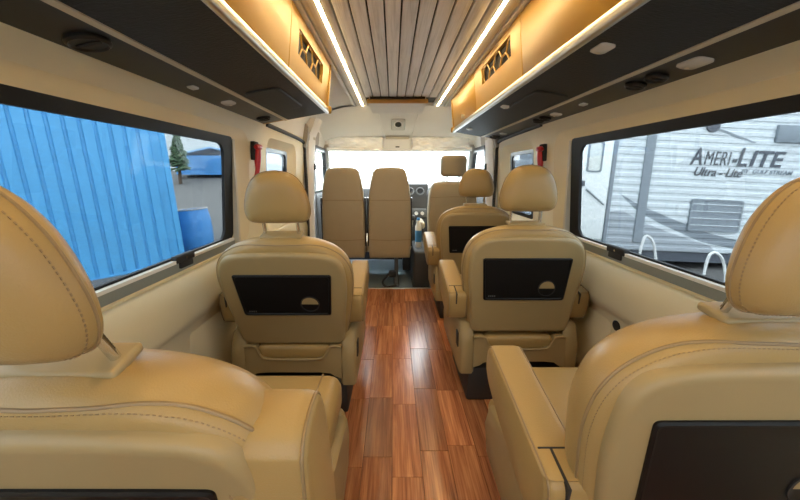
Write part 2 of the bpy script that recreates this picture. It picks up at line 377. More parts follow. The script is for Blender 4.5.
def cabinet(s, yend, seams, grille, label):
    root = tag(empty('overhead_cabinet', (0, 0, 0)), label, 'cabinet', 'overhead luggage cabinets')
    X = lambda x: s*x
    fb, ft = (.474, 1.525), (.448, 1.772)
    def fx(z): return fb[0] + (ft[0]-fb[0])*(z-fb[1])/(ft[1]-fb[1])
    # core box behind the front panels
    core = [(.49, 1.53), (.468, 1.765), (.62, 1.775), (.75, 1.70), (.835, 1.56), (.86, 1.445), (.86, 1.44), (.49, 1.505)]
    MB().loft([[(X(x), y, z) for x, z in core] for y in (YB+.01, yend-.03)]).build('cabinet_body', CABINET, root)
    # end moulding
    outer = [(.468, 1.50), (.442, 1.775), (.62, 1.785), (.765, 1.705), (.85, 1.56), (.872, 1.425)]
    MB().loft([[(X(x), y, z) for x, z in outer] for y in (yend-.03, yend-.012)] +
              [[(X(.66+(x-.66)*.97), yend, 1.6+(z-1.6)*.97) for x, z in outer]]).build('end_panel', CABINET, root)
    ys = [YB+.01] + seams + [yend-.032]
    for a, b in zip(ys[:-1], ys[1:]):
        a += .0015; b -= .0015
        g = grille if grille and a < grille[0] < b else None
        if not g:
            p = MB().loft([[(X(fx(z)+o), y, z) for y, z in rrect(a+i, b-i, fb[1]+i, ft[1]-i, .006, 3)] for o, i in ((.02, 0), (.003, 0), (0, .003))])
            p.build('front_panel', CABINET, root)
        else:
            P0 = rrect(a, b, fb[1], ft[1], .006, 5); y0, y1, z0, z1 = g
            mb = MB(); at = lambda P, o: [(X(fx(z)+o), y, z) for y, z in P]
            H = rrect(y0, y1, z0, z1, .006, 5)
            mb.loft([at(P0, .02), at(P0, .003), at(rrect(a+.003, b-.003, fb[1]+.003, ft[1]-.003, .006, 5), 0), at(H, 0), at(H, .02)], False, False)
            fp = mb.build('front_panel', CABINET, root, 25)
            MB().loft([at(rrect(y0-.01, y1+.01, z0-.01, z1+.01, .006, 5), o) for o in (.0175, .019)]).build('vent_backing', BLACKM, fp)
            mb = MB(); hexgrille(mb, s, 0, y0, y1, z0, z1)
            mb.v = [(X(fx(v[2])+.008)+v[0]*.6, v[1], v[2]) for v in mb.v]
            mb.build('vent_grille', CABINET, fp)
    # bright metal lip under the front
    lip = [(.466, 1.522), (.462, 1.508), (.463, 1.494), (.470, 1.488), (.482, 1.489), (.488, 1.520)]
    MB().loft([[(X(x), y, z) for x, z in lip] for y in (YB+.01, yend-.006)]).build('metal_lip', ALU, root, 60)
    # dark underside: inner panel, cream strip, outer panel
    zu = lambda x: 1.50 - (x-.47)*.175
    def slab(x0, x1, y0, y1, d0, d1): 
        return MB().loft([[(X(x), y, zu(x)-dd) for x, dd in ((x0, d0), (x1, d0), (x1, d1), (x0, d1))] for y in (y0, y1)])
    slab(.484, .718, YB+.01, yend-.012, -.002, .004).build('underside_panel', UNDER, root, smooth=False)
    slab(.720, .738, YB+.01, yend-.012, -.002, .007).build('underside_strip', CREAMP, root, smooth=False)
    slab(.740, .872, YB+.01, yend-.012, -.002, .003).build('service_panel', BLACKP, root, smooth=False)
    sl = -.175
    def T(x, y, lift=.004):
        M = Matrix.Translation((X(x), y, zu(x)-lift)); a = math.atan(sl)*s
        return M @ Matrix.Rotation(-a, 4, 'Y')
    def lamp(x, y, lx=.045, ly=.06):
        M = T(x, y); mb = MB(M)
        mb.loft([[(p, q, z) for p, q in rrect(-lx/2+i, lx/2-i, -ly/2+i, ly/2-i, min(lx, ly)*.32)] for z, i in ((.004, 0), (-.004, 0), (-.008, .006))])
        o = mb.build('reading_lamp', WHITEP, root)
        mb = MB(M); mb.cyl((0, ly*.28, -.0075), (0, ly*.28, -.0095), .006, 12); mb.build('lamp_switch', CREAMP, o)
    def vent(x, y, r=.034):
        M = T(x, y); mb = MB(M); n = 28
        mb.loft([[(math.cos(2*math.pi*k/n)*q, math.sin(2*math.pi*k/n)*q, z) for k in range(n)] for q, z in ((r, .004), (r, -.006), (r*.86, -.011), (r*.78, -.006), (r*.6, -.006))])
        o = mb.build('air_nozzle', BLACKP, root)
        mb = MB(M); mb.rbox(-r*.68, r*.68, -r*.12, r*.12, -.011, -.004, .003, 1); mb.build('nozzle_vane', RUBBER, o)
    def sock(x, y):
        M = T(x, y); MB(M).rbox(-.013, .013, -.02, .02, -.006, .004, .004, 2).build('usb_socket', ALU, root)
    def access(x, y, lx, ly):
        M = T(x, y); mb = MB(M); mb.loft([[(p, q, z) for p, q in rrect(-lx/2+i, lx/2-i, -ly/2+i, ly/2-i, .03)] for z, i in ((.002, 0), (-.004, 0), (-.007, .003))])
        mb.build('access_hatch', UNDER, root)
    if s < 0:
        vent(.805, .86, .046); sock(.807, 1.29); lamp(.807, 1.56, .05, .065); vent(.807, 1.97, .04); access(.625, 1.66, .15, .40)
        vent(.805, -.1, .046); lamp(.6, .3, .05, .07)
    else:
        lamp(.54, 1.035, .045, .07); lamp(.54, 1.885, .045, .06); lamp(.545, 2.78, .045, .06)
        lamp(.80, 1.02, .055, .085); vent(.802, 1.26); vent(.802, 1.165); sock(.803, 1.595); lamp(.803, 1.855, .05, .06)
        vent(.80, 2.07); vent(.80, 1.98); lamp(.803, 2.72, .05, .06); vent(.80, 2.9); vent(.80, 2.98); access(.625, 1.72, .15, .42)
        mb = MB(); mb.cyl((X(.474), 2.63, 1.555), (X(.452), 2.63, 1.555), .013, 16, .016); mb.build('latch_knob', CREAMP, root)
    mb = MB(); mb.rbox(*sorted((X(.452), X(.478))), yend-.022, yend+.012, 1.49, 1.535, .008, 3); mb.build('corner_cap', CABINET, root)
    return root
cabinet(-1, 2.15, [-.40, .48, 1.365], (1.475, 1.945, 1.615, 1.715), 'cream overhead cabinet with black underside above the window that looks out on blue panels')
cabinet(1, 3.10, [-.40, .55, 1.475, 2.265], (1.595, 2.085, 1.645, 1.735), 'cream overhead cabinet with black underside and white lamps, above the window facing the trailer')

# ------------------------------------------------------------ seats
def outline(pts, n=5):
    """mirror a half profile [(halfwidth, height)...] from bottom to top into a closed loop"""
    P = catmull([(w_, h_, 0) for w_, h_ in pts], n); P = [(p.x, p.y) for p in P]
    return P + [(-x, y) for x, y in reversed(P)][(1 if P[-1][0] < 1e-6 else 0):]
BACK = outline([(.235, 0), (.250, .06), (.270, .18), (.284, .29), (.287, .36), (.275, .425), (.243, .475), (.190, .510), (.12, .532), (.05, .541), (0, .542)], 5)
HEADO = outline([(0, -.002), (.085, .0), (.114, .009), (.126, .030), (.129, .060), (.122, .102), (.107, .145), (.082, .180), (.048, .199), (0, .206)], 5)
def closed_loop(P):
    Q = []
    for p in P:
        if not Q or (abs(p[0]-Q[-1][0]) + abs(p[1]-Q[-1][1])) > 1e-5: Q.append(p)
    if abs(Q[0][0]-Q[-1][0]) + abs(Q[0][1]-Q[-1][1]) < 1e-5: Q.pop()
    return Q
BACK = closed_loop(BACK); HEADO = closed_loop(HEADO)
def scaled(P, s, c=(0, .28), sy=None):
    sy = s if sy is None else sy
    return [((x-c[0])*s+c[0], (y-c[1])*sy+c[1]) for x, y in P]
BACK_LAYERS = ((.62, -.060), (.84, -.066), (.93, -.064), (.965, -.057), (.99, -.042), (1.0, -.024), (.99, -.006), (.965, .014), (.925, .036), (.86, .058), (.74, .076), (.5, .078))
def back_depth(p, q):
    # depth of the rear surface of the backrest at (p, q)
    a = math.atan2(q-.26, p); best = None
    for u, v in zip(BACK, BACK[1:]+BACK[:1]):
        a0, a1 = math.atan2(u[1]-.26, u[0]), math.atan2(v[1]-.26, v[0])
        d = abs((a0-a+math.pi) % (2*math.pi) - math.pi)
        if best is None or d < best[0]: best = (d, math.hypot(u[0], u[1]-.26))
    k = math.hypot(p, q-.26)/best[1]
    for (k0, t0), (k1, t1) in zip(BACK_LAYERS[:5], BACK_LAYERS[1:6]):
        if k <= k1: return t0 + (t1-t0)*max(0, (k-k0)/(k1-k0))
    return -.022
def layer(P, t): return [(x, t, z) for x, z in P]
def stitches(mb, pts, every=.0075, size=.0035, th=.0011, loop=True):
    pts = [Vector(p) for p in pts]; acc = 0
    for a, b in zip(pts, pts[1:]+(pts[:1] if loop else [])):
        d = (b-a).length; t = -acc
        while t + every <= d:
            t += every; p = a + (b-a)*(t/d); q = p + (b-a).normalized()*size
            mb.tube([p, q], th, 4)
        acc = d - t

def captain_seat(x, y, recline, label, aisle, arm_aisle='down', arm_wall='down', group='beige captain seats in the saloon', hr=None, arm_off=.30, arm_z=.47, wall_off=.28, hdrop=0.0, hback=0.0, arm_w=1.0):
    """aisle = +1 when the aisle lies towards +x"""
    t = tag(empty('captain_seat', (x, y, 0)), label, 'seat', group)
    # pedestal and base housing
    MB().rbox(-.245, .245, -.175, .22, 0, .175, .012, 2, taper=.98).build('pedestal', RUBBER, t)
    for s in (-1, 1):
        hs = MB(); prof = [(-.185, .15), (-.20, .30), (-.165, .40), (-.05, .43), (.10, .375), (.32, .34), (.36, .25), (.33, .16), (.20, .145)]
        a, b = sorted((s*.215, s*.285))
        hs.loft([[(xx, p, q) for p, q in (prof if k in (1, 2) else [(pp*.96+.002, (qq-.27)*.94+.27) for pp, qq in prof])] for k, xx in enumerate((a, a+.01, b-.01, b))])
        hs.build('base_side', SHELL, t, 50)
    mb = MB()   # rear cross panel with dropped middle lip
    top = [(-.22, .345), (-.17, .345), (-.145, .30), (-.10, .285), (.10, .285), (.145, .30), (.17, .345), (.22, .345)]
    bot = [(-.22, .19), (-.19, .20), (-.17, .215), (-.12, .22), (.12, .22), (.17, .215), (.19, .20), (.22, .19)]
    mb.loft([[(p, -.185, q) for p, q in top+bot[::-1]], [(p, -.195, q) for p, q in top+bot[::-1]], [(p, -.165, q) for p, q in top+bot[::-1]]][1::-1] )
    mb.loft([[(p, -.196, q) for p, q in top+bot[::-1]], [(p, -.16, q) for p, q in top+bot[::-1]]])
    mb.build('rear_panel', SHELL, t, 30)
    MB().tube(catmull([(p, -.197, q) for p, q in top], 4), .006, 8).build('pocket_lip', SHELL, t)
    MB().rbox(-.165, .165, -.188, -.10, .27, .345, .022, 4).build('lower_flap', LEATHER, t)
    mb = MB(); mb.rbox(*sorted((aisle*.283, aisle*.291)), -.15, -.105, .27, .345, .003, 2); mb.build('recline_lever', BLACKM, t)
    # cushion
    mb = MB(); mb.rbox(-.262, .262, -.13, .395, .325, .452, .045, 5); mb.build('seat_cushion', LEATHER, t)
    for s in (-1, 1):
        mb = MB(); mb.tube(catmull([(s*.195, -.10, .4525), (s*.196, .33, .4525), (s*.199, .365, .447), (s*.202, .392, .415), (s*.205, .396, .35)], 6), .0026, 6)
        mb.build('cushion_piping', PIPE, t)
    mb = MB(); mb.rbox(-.272, .272, -.11, .385, .24, .335, .03, 4); mb.build('seat_base_cover', LEATHER, t)
    # backrest group, tilted about the hinge
    B = Matrix.Translation((0, -.095, .362)) @ Matrix.Rotation(R(recline), 4, 'X')
    C = (0, .26)
    mb = MB(B); mb.loft([layer(scaled(BACK, k, C), d) for k, d in ((.62, -.060), (.84, -.066), (.93, -.064), (.965, -.057), (.99, -.042), (1.0, -.024), (.99, -.006), (.965, .014), (.925, .036), (.86, .058), (.74, .076), (.5, .078))])
    mb.build('backrest', LEATHER, t, 80)
    mb = MB(B); ring = [(p, q - (.006*(1+math.cos(math.pi*min(1, abs(p)/.2))) if q > .4 else 0)) for p, q in scaled(BACK, .989, C)]
    rp = [(p, back_depth(p, q)-.0005, q) for p, q in ring if q > .02]; k0 = min(range(len(rp)), key=lambda i: (rp[i][2], 0))
    half = [p for p in rp if p[0] >= 0]; other = [p for p in rp if p[0] < 0]
    path = sorted(half, key=lambda p: math.atan2(p[2]-.2, p[0])) + sorted(other, key=lambda p: math.atan2(p[2]-.2, -p[0]), reverse=True)
    mb.tube(path, .0028, 6); mb.build('backrest_piping', PIPE, t)
    mb = MB(B); stitches(mb, [(p[0]*.98, back_depth(p[0]*.98, .26+(p[2]-.26)*.978)-.0004, .26+(p[2]-.26)*.978) for p in path], .007, .0038, .0009, False); mb.build('backrest_stitching', THREAD, t)
    # shoulder seams running over the top
    for s in (-1, 1):
        mb = MB(B); mb.tube(catmull([(s*.165, -.050, .502), (s*.140, -.036, .5195), (s*.122, -.012, .527), (s*.110, .02, .511), (s*.10, .058, .480), (s*.10, .080, .41)], 5), .0024, 6)
        mb.build('shoulder_seam', PIPE, t)
    # hard rear shell with rounded rim
    SH = closed_loop(outline([(.0, .012), (.19, .012), (.222, .022), (.236, .06), (.246, .18), (.260, .30), (.260, .38), (.252, .43), (.230, .467), (.192, .487), (.12, .496), (0, .499)], 5))
    mb = MB(B); cc = (0, .235)
    mb.loft([layer(scaled(SH, k, cc), d) for k, d in ((1.0, -.045), (1.0, -.070), (.985, -.079), (.955, -.083), (.91, -.081), (.6, -.080))]); mb.build('back_shell', SHELL, t, 60)
    # tray panel
    mb = MB(B); TP = lambda i: [(-.187+i, .188+i), (.187-i, .188+i), (.203-i, .400-i), (-.203+i, .400-i)]
    def rtrap(i, r=.012):
        P = TP(i); out = []
        for k in range(4):
            a, b, c = Vector(P[k-1]), Vector(P[k]), Vector(P[(k+1) % 4])
            for q in range(5):
                u = q/4; p0 = b + (a-b).normalized()*r; p1 = b + (c-b).normalized()*r
                pt = p0*(1-u)**2 + b*2*u*(1-u) + p1*u*u; out.append((pt.x, pt.y))
        return out
    mb.loft([layer(rtrap(i), d) for i, d in ((0, -.072), (0, -.084), (.004, -.087), (.008, -.0865), (.011, -.083))])
    tp = mb.build('tray_panel', TRAYM, t, 30)
    mb = MB(B); n = 28; cx, cz = .102, .25
    circ = lambda r_, d: [(cx + r_*math.cos(2*math.pi*k/n), d, cz + r_*math.sin(2*math.pi*k/n)) for k in range(n)]
    mb.loft([circ(.041, -.082), circ(.041, -.0855), circ(.036, -.0855), circ(.036, -.0835)], True, False); mb.build('cup_holder_ring', BLACKM, tp)
    mb = MB(B); hc = [(cx + .0355*math.cos(math.pi*k/14), cz + .0355*math.sin(math.pi*k/14)) for k in range(15)]
    mb.loft([layer(hc, -.0833), layer(hc, -.0848)]); mb.build('cup_holder_flap', SHELL, tp)
    mb = MB(B)
    for i in range(4): mb.box(-.165+i*.009, -.160+i*.009, -.0842, -.083, .206, .213)
    mb.build('maker_mark', GREYM, tp, smooth=False)
    MB(B).rbox(-.03, .03, -.0835, -.0805, .173, .178, .001, 1).build('tray_catch', LEATHER, t)
    # headrest on two posts
    hr_ = recline*.55 if hr is None else hr
    H = B @ Matrix.Translation((0, .005-hback, .60-hdrop)) @ Matrix.Rotation(R(hr_-recline), 4, 'X')
    hc_ = (0, .095)
    mb = MB(H); mb.loft([layer(scaled(HEADO, k, hc_), d) for k, d in ((.4, -.056), (.7, -.050), (.86, -.040), (.94, -.030), (.98, -.020), (1.0, -.010), (.985, -.003), (.92, .006), (.82, .018), (.68, .030), (.45, .038))])
    hd = mb.build('headrest', LEATHER, t, 80)
    mb = MB(H); rg = [(p, -.011, q) for p, q in scaled(HEADO, .999, hc_)]; mb.tube(rg, .0018, 6, closed=True); mb.build('headrest_piping', PIPE, hd)
    mb = MB(H); stitches(mb, [(p, -.0225, q) for p, q in scaled(HEADO, .977, hc_)], .006, .0034, .0009); mb.build('headrest_stitching', THREAD, hd)
    for s in (-1, 1):
        a = B @ Vector((s*.068, .005, .52)); b = H @ Vector((s*.068, hback*.5, .03))
        MB().cyl(a, b, .0065, 12).build('headrest_post', CHROME, t)
    mb = MB(B); mb.rbox(-.084, .084, -.026, .030, .530, .546, .006, 3)
    mb.build('post_plate', SHELL, t)
    # armrests
    for sd, state in ((aisle, arm_aisle), (-aisle, arm_wall)):
        ax = sd*(arm_off if sd == aisle else wall_off)
        if state == 'down':
            A = Matrix.Translation((ax, -.135, arm_z)) @ Matrix.Rotation(R(10), 4, 'X')
        else:
            A = Matrix.Translation((ax, -.15, .44)) @ Matrix.Rotation(R(recline+80), 4, 'X') @ Matrix.Diagonal((arm_w, 1, 1, 1))
        prof = [(-.035, -.035), (-.045, .01), (-.045, .075), (-.032, .098), (0, .103), (.30, .103), (.345, .098), (.366, .075), (.368, .03), (.355, .0), (.30, -.022), (.12, -.05), (.02, -.055)]
        P2 = catmull([(a, b, 0) for a, b in prof+prof[:1]], 3)[:-1]; P2 = [(p.x, p.y) for p in P2]
        c2 = (.15, .03)
        mb = MB(A); mb.loft([[(xx, c2[0]+(p-c2[0])*k, c2[1]+(q-c2[1])*k) for p, q in P2] for xx, k in ((-.046, .90), (-.044, .95), (-.036, .992), (-.028, 1), (.028, 1), (.036, .992), (.044, .95), (.046, .90))])
        arm = mb.build('armrest', LEATHER, t, 60)
        for xx in (-.0405, .0405): MB(A).tube([(xx, c2[0]+(p-c2[0])*.975, c2[1]+(q-c2[1])*.975) for p, q in P2], .0022, 6, closed=True).build('armrest_piping', PIPE, arm)
        mb = MB(A); mb.tube([(-.035, .03, .1032), (.035, .03, .1032)], .0018, 5); mb.box(-.012, -.007, -.05, .028, .05, .1045); mb.build('armrest_slit', BLACKM, arm)
        mb = MB(); mb.cyl((sd*.255, -.11, .49), (sd*.285, -.11, .49), .032, 20); mb.build('armrest_pivot', SHELL, t)
    return t

LX, RX = -.525, .54
captain_seat(-.503, .675, 18, 'beige leather captain seat with aisle armrest folded up, beside the window facing blue panels', 1, 'up', 'up', hr=12, arm_off=.268, wall_off=.24, hdrop=-.012, hback=.05, arm_w=1.2)
captain_seat(LX, 1.62, 19, 'beige leather captain seat with both armrests lowered, beside the edge of the blue-panel window', 1, hr=8, arm_off=.275, arm_z=.49)
captain_seat(.54, .725, 11, 'beige leather captain seat beside the trailer-side window, rearmost seat of its row of three', -1, hr=3, arm_off=.285, wall_off=.26, hdrop=.022, hback=.05)
captain_seat(RX, 1.71, 9, 'beige leather captain seat, middle one of the row of three beside the black wall socket', -1, hr=3)
captain_seat(RX, 2.66, 9, 'beige leather captain seat directly behind the driver seat, foremost of the row of three', -1, hr=3)

# driver seat
def driver_seat():
    t = tag(empty('driver_seat', (.53, 3.62, -.06)), 'tan driver seat with squarish headrest in front of the windscreen', 'seat')
    MB().rbox(-.22, .22, -.15, .25, 0, .36, .02, 2).build('pedestal', BLACKP, t)
    MB().rbox(-.25, .25, -.17, .36, .36, .50, .05, 4).build('seat_cushion', BENCH, t)
    B = Matrix.Translation((0, -.16, .44)) @ Matrix.Rotation(R(7), 4, 'X')
    O = closed_loop(outline([(.215, 0), (.235, .1), (.245, .35), (.238, .55), (.215, .635), (.16, .665), (0, .672)], 5))
    MB(B).loft([layer(scaled(O, k, (0, .33)), d) for k, d in ((.7, -.062), (.93, -.06), (.98, -.048), (1, -.02), (1, .03), (.96, .06), (.8, .07))]).build('backrest', BENCH, t, 80)
    MB(B).tube([(-.225, -.064, .52), (0, -.064, .53), (.225, -.064, .52)], .003, 6).build('backrest_seam', PIPE, t)
    hd = MB(B).rbox(-.13, .13, -.05, .05, .72, .93, .045, 5); hd.build('headrest', BENCH, t)
    for s in (-1, 1): MB(B).cyl((s*.06, 0, .64), (s*.06, 0, .75), .007, 10).build('headrest_post', CHROME, t)
    MB().rbox(-.33, -.26, -.12, .22, .60, .68, .03, 4).build('armrest', BENCH, t)
driver_seat()

# twin front passenger bench
def bench():
    t = tag(empty('front_bench', (-.335, 3.60, -.06)), 'tan twin passenger bench with two tall tapered backs facing the windscreen', 'seat')
    O = closed_loop(outline([(.205, 0), (.212, .06), (.214, .28), (.208, .55), (.196, .72), (.165, .86), (.145, .895), (.11, .912), (0, .917)], 5))
    for cx in (-.232, .232):
        B = Matrix.Translation((cx, -.215, .33)) @ Matrix.Rotation(R(4), 4, 'X')
        MB(B).loft([layer(scaled(O, k, (0, .45), 1-(1-k)*.5), d) for k, d in ((.7, -.052), (.93, -.052), (.975, -.045), (1, -.02), (1, .03), (.96, .06), (.8, .07))]).build('backrest', BENCH, t, 80)
        MB(B).tube([(-.198, -.0525, .60), (.198, -.0525, .60)], .003, 6).build('backrest_seam', PIPE, t)
        MB(B).tube([(-.208, -.0525, .20), (0, -.0545, .19), (.208, -.0525, .20)], .003, 6).build('backrest_seam', PIPE, t)
        for s in (-1, 1): MB(B).rbox(*sorted((s*.212, s*.226)), -.02, .04, .12, .62, .005, 2).build('side_trim', BLACKP, t)
    MB().rbox(-.46, .46, -.17, .34, .36, .49, .05, 4).build('seat_cushion', BENCH, t)
    for cx in (-.30, .30):
        mb = MB(); mb.rbox(cx-.02, cx+.02, -.16, -.12, .02, .37, .006, 2); mb.rbox(cx-.03, cx+.03, -.20, .20, 0, .03, .006, 2); mb.rbox(cx-.02, cx+.02, .2, .24, .02, .37, .006, 2)
        mb.build('leg', GREYM, t)
    MB().rbox(.22, .30, -.19, -.13, .10, .17, .012, 2).build('belt_anchor', BLACKP, t)
    MB().tube(catmull([(.24, -.17, .15), (.16, -.2, .06), (.2, -.22, .01), (.3, -.2, .02)], 6), .012, 8).build('belt_strap', BLACKM, t)
bench()

# ------------------------------------------------------------ cab
for s, nm in ((-1, 'left'), (1, 'right')):
    # B pillar
    pil = [(.86, 3.10), (.845, 3.16), (.845, 3.30), (.87, 3.36), (.95, 3.36), (.95, 3.10)]
    struct(MB().loft([[(s*(x-dx), y, z) for x, y in pil] for z, dx in ((-.06, 0), (.8, 0), (1.46, .03), (1.62, .10))]).build(f'trim_pillar_{nm}', HEAD, angle=50))
    struct(MB().tube(catmull([(s*.862, 3.085, .3), (s*.86, 3.085, .9), (s*.868, 3.085, 1.25), (s*.864, 3.06, 1.36), (s*.864, 2.95, 1.41), (s*.866, 2.17, 1.43)], 6), .014, 8).build(f'trim_seal_{nm}', RUBBER))
    # grey corner moulding above the pillar with a small yellow mark
    g = struct(MB().loft([[(s*x, y, z) for x, z in ((.88, 1.36), (.848, 1.355), (.828, 1.43), (.818, 1.53), (.87, 1.60))] for y in (3.04, 3.12, 3.5)]).build(f'trim_corner_{nm}', GREYTRIM))
    MB().box(*sorted((s*.828, s*.812)), 3.22, 3.24, 1.44, 1.50).box(*sorted((s*.828, s*.812)), 3.26, 3.28, 1.44, 1.50).build('belt_symbol', CREAMP, g, smooth=False)
    # cab door: panel, window frame, pane
    struct(MB().loft([[(s*x, y, z) for x, z in ((.95, -.06), (.88, -.06), (.86, .40), (.89, .55), (.87, .86), (.90, .92), (.95, .92))] for y in (3.36, 4.45)]).build(f'door_{1 if s<0 else 2}', DASH))
    w = struct(empty(f'window_{6 if s<0 else 7}', (0, 0, 0)))
    zt = 1.40
    P = [(3.36, .92), (4.30, .92), (4.10, 1.10), (3.86, zt-.02), (3.80, zt), (3.36, zt)]
    Q = [(3.40, .94), (4.22, .94), (4.06, 1.08), (3.83, zt-.06), (3.79, zt-.045), (3.40, zt-.045)]
    lean = lambda z: .90 - (z-.92)*.14
    at = lambda P_, o: [(s*(lean(z)+o), y, z) for y, z in P_]
    MB().loft([at(P, .03), at(P, -.01), at(Q, -.01), at(Q, .03)], False, False).build('window_frame', BLACKP, w, 30)
    MB().loft([at(Q, .008), at(Q, .012)]).build('glass_pane', GLASS_CLEAR, w)
    # A pillar
    struct(MB().tube([(s*.93, 4.42, .93), (s*.88, 4.14, 1.14), (s*.845, 3.90, 1.36), (s*.83, 3.82, 1.44)], [.055, .05, .045, .05], 10).build(f'trim_a_pillar_{nm}', GREYTRIM))
    struct(MB().loft([[(s*x, y, z) for x, z in ((.95, 1.38), (.845, 1.38), (.830, 1.46), (.83, 1.60), (.95, 1.64))] for y in (3.3, 3.90)]).build(f'trim_door_header_{nm}', HEAD))
    # seat belt on the pillar
    b = empty('seat_belt', (s*.845, 3.28, 0)); tag(b, 'dark seat belt on the pillar ' + ('beside the twin passenger bench' if s < 0 else 'beside the driver seat'), 'seat belt')
    MB().rbox(*sorted((s*.0, -s*.03)), -.03, .03, 1.16, 1.22, .008, 2).build('belt_guide', BLACKM, b)
    MB().loft([[(-s*(.008+.02*k), -.022+.01*k, z), (-s*(.008+.02*k), .022+.01*k, z), (-s*(.0105+.02*k), .022+.01*k, z), (-s*(.0105+.02*k), -.022+.01*k, z)] for k, z in ((.4, 1.19), (.7, .9), (1.2, .4))]).build('belt_strap', GREYM, b)

# windscreen, dash, headliner
w5 = struct(empty('window_5', (0, 0, 0)))
wp = lambda x, t: (x*(.80 + .10*(1-t)), 4.46 - .60*t - .10*(x*x), .93 + .46*t)
nx, nt_ = 10, 5
mb = MB(); vv = [wp(-1+2*i/nx, j/nt_) for j in range(nt_+1) for i in range(nx+1)]
ff = [(j*(nx+1)+i, j*(nx+1)+i+1, (j+1)*(nx+1)+i+1, (j+1)*(nx+1)+i) for j in range(nt_) for i in range(nx)]
mb.add(vv, ff); mb.build('glass_pane', GLASS_CLEAR, w5)
mb = MB(); mb.tube([wp(-1+2*i/nx, 0) for i in range(nx+1)], .02, 8); mb.build('window_frame', BLACKM, w5)
MB().tube([wp(-1+2*i/nx, 1) for i in range(nx+1)], .02, 8).build('window_header', HEAD, w5)
rows = [(3.42, 1.79, 1.60), (3.50, 1.76, 1.58), (3.62, 1.665, 1.555), (3.74, 1.585, 1.52), (3.84, 1.545, 1.50), (3.88, 1.52, 1.48), (3.88, 1.40, 1.38), (3.92, 1.385, 1.37)]
hl = []
for yy, zc, ze in rows:
    hl.append([(x*.86, yy - .06*x**4, zc + (ze-zc)*abs(x)**5) for x in [-1+2*i/24 for i in range(25)]])
struct(MB().loft(hl, False, False, closed=False).build('ceiling_cab', HEAD, angle=50))
struct(MB().box(-.95, .95, 3.40, 3.98, 1.815, 1.83).box(-.95, .95, 3.93, 3.96, 1.40, 1.83).build('ceiling_cab_skin', HEAD, smooth=False))
# ridge mouldings and vent bar
struct(MB().tube([(-.25, 3.42, 1.775), (-.22, 3.52, 1.745), (-.18, 3.76, 1.575), (-.17, 3.84, 1.54)], .008, 8).build('trim_2', HEAD))
struct(MB().tube([(.21, 3.42, 1.775), (.19, 3.52, 1.745), (.15, 3.76, 1.575), (.14, 3.84, 1.54)], .008, 8).build('trim_3', HEAD))
v = tag(empty('ceiling_vent', (-.03, 3.07, 1.79)), 'low vent with wooden bar and pale face at the end of the plank ceiling', 'vent')
MB().rbox(-.27, .27, -.02, .012, -.052, -.016, .010, 3).build('vent_bar', mat('golden_wood_bar', (.50, .29, .08), .4, var=.2, vscale=20), v)
MB().loft([[(x, y, z) for x, z in ((-.255, -.046), (.255, -.046), (.25, .01), (-.25, .01))] for y in (.0,)] + [[(x, .30, z) for x, z in ((-.24, -.085), (.24, -.085), (.24, .01), (-.24, .01))]]).build('vent_face', HEAD, v)
MB().box(-.24, .24, -.045, -.018, -.02, .01).build('vent_slot', BLACKM, v)
c = tag(empty('roof_console', (-.02, 3.86, 1.36)), 'pale grey overhead console between the wrapped sun visors', 'console')
MB().rbox(-.155, .155, -.035, .02, .01, .15, .012, 3).build('console_body', HEAD, c); MB().rbox(-.13, .13, -.05, 0, .145, .172, .008, 2).build('console_shelf', CREAMP, c)
MB().rbox(-.022, .022, -.039, -.03, .055, .068, .002, 1).build('console_slot', BLACKM, c)
k = tag(empty('interior_camera', (-.015, 3.645, 1.640), (R(-38), 0, 0)), 'square white roof unit with round dark lens above the console', 'camera')
MB().rbox(-.075, .075, -.075, .075, -.022, .012, .018, 3).build('camera_housing', WHITEP, k)
MB().tube([(math.cos(q)*.042, -.022+math.sin(q)*.042, -.024) for q in [2*math.pi*i/24 for i in range(24)]], .006, 6, closed=True).build('lens_ring', HEAD, k)
MB().cyl((0, -.022, -.01), (0, -.022, -.03), .032, 20).build('lens', BLACKP, k)
for x0, x1, nm in ((-.80, -.185, 'above the twin bench'), (.145, .78, 'above the driver seat')):
    t = tag(empty('sun_visor', ((x0+x1)/2, 3.83, 1.375)), 'folded pale sun visor wrapped in clear plastic film ' + nm, 'sun visor')
    hw = (x1-x0)/2
    MB().rbox(-hw+.01, hw-.01, .0, .022, .008, .148, .01, 3).build('visor_panel', HEAD, t)
    g = []; random.seed(int(hw*1000)); nX, nZ = 40, 12
    ph = [random.uniform(0, 6.28) for _ in range(6)]
    for j in range(nZ+1):
        for i in range(nX+1):
            u, v_ = i/nX, j/nZ
            wv = .004*math.sin(9*u+14*v_+ph[0]) + .004*math.sin(23*u-11*v_+ph[1]) + .003*math.sin(41*u+19*v_+ph[2]) + random.uniform(-.0015, .0015)
            g.append((-hw + 2*hw*u, -.012+wv, .156*v_))
    MB().add(g, [(j*(nX+1)+i, j*(nX+1)+i+1, (j+1)*(nX+1)+i+1, (j+1)*(nX+1)+i) for j in range(nZ) for i in range(nX)]).build('plastic_wrap', FILM, t)

struct(MB().box(-.95, .95, 4.56, 4.60, -.12, .93).build('wall_front', DASH))
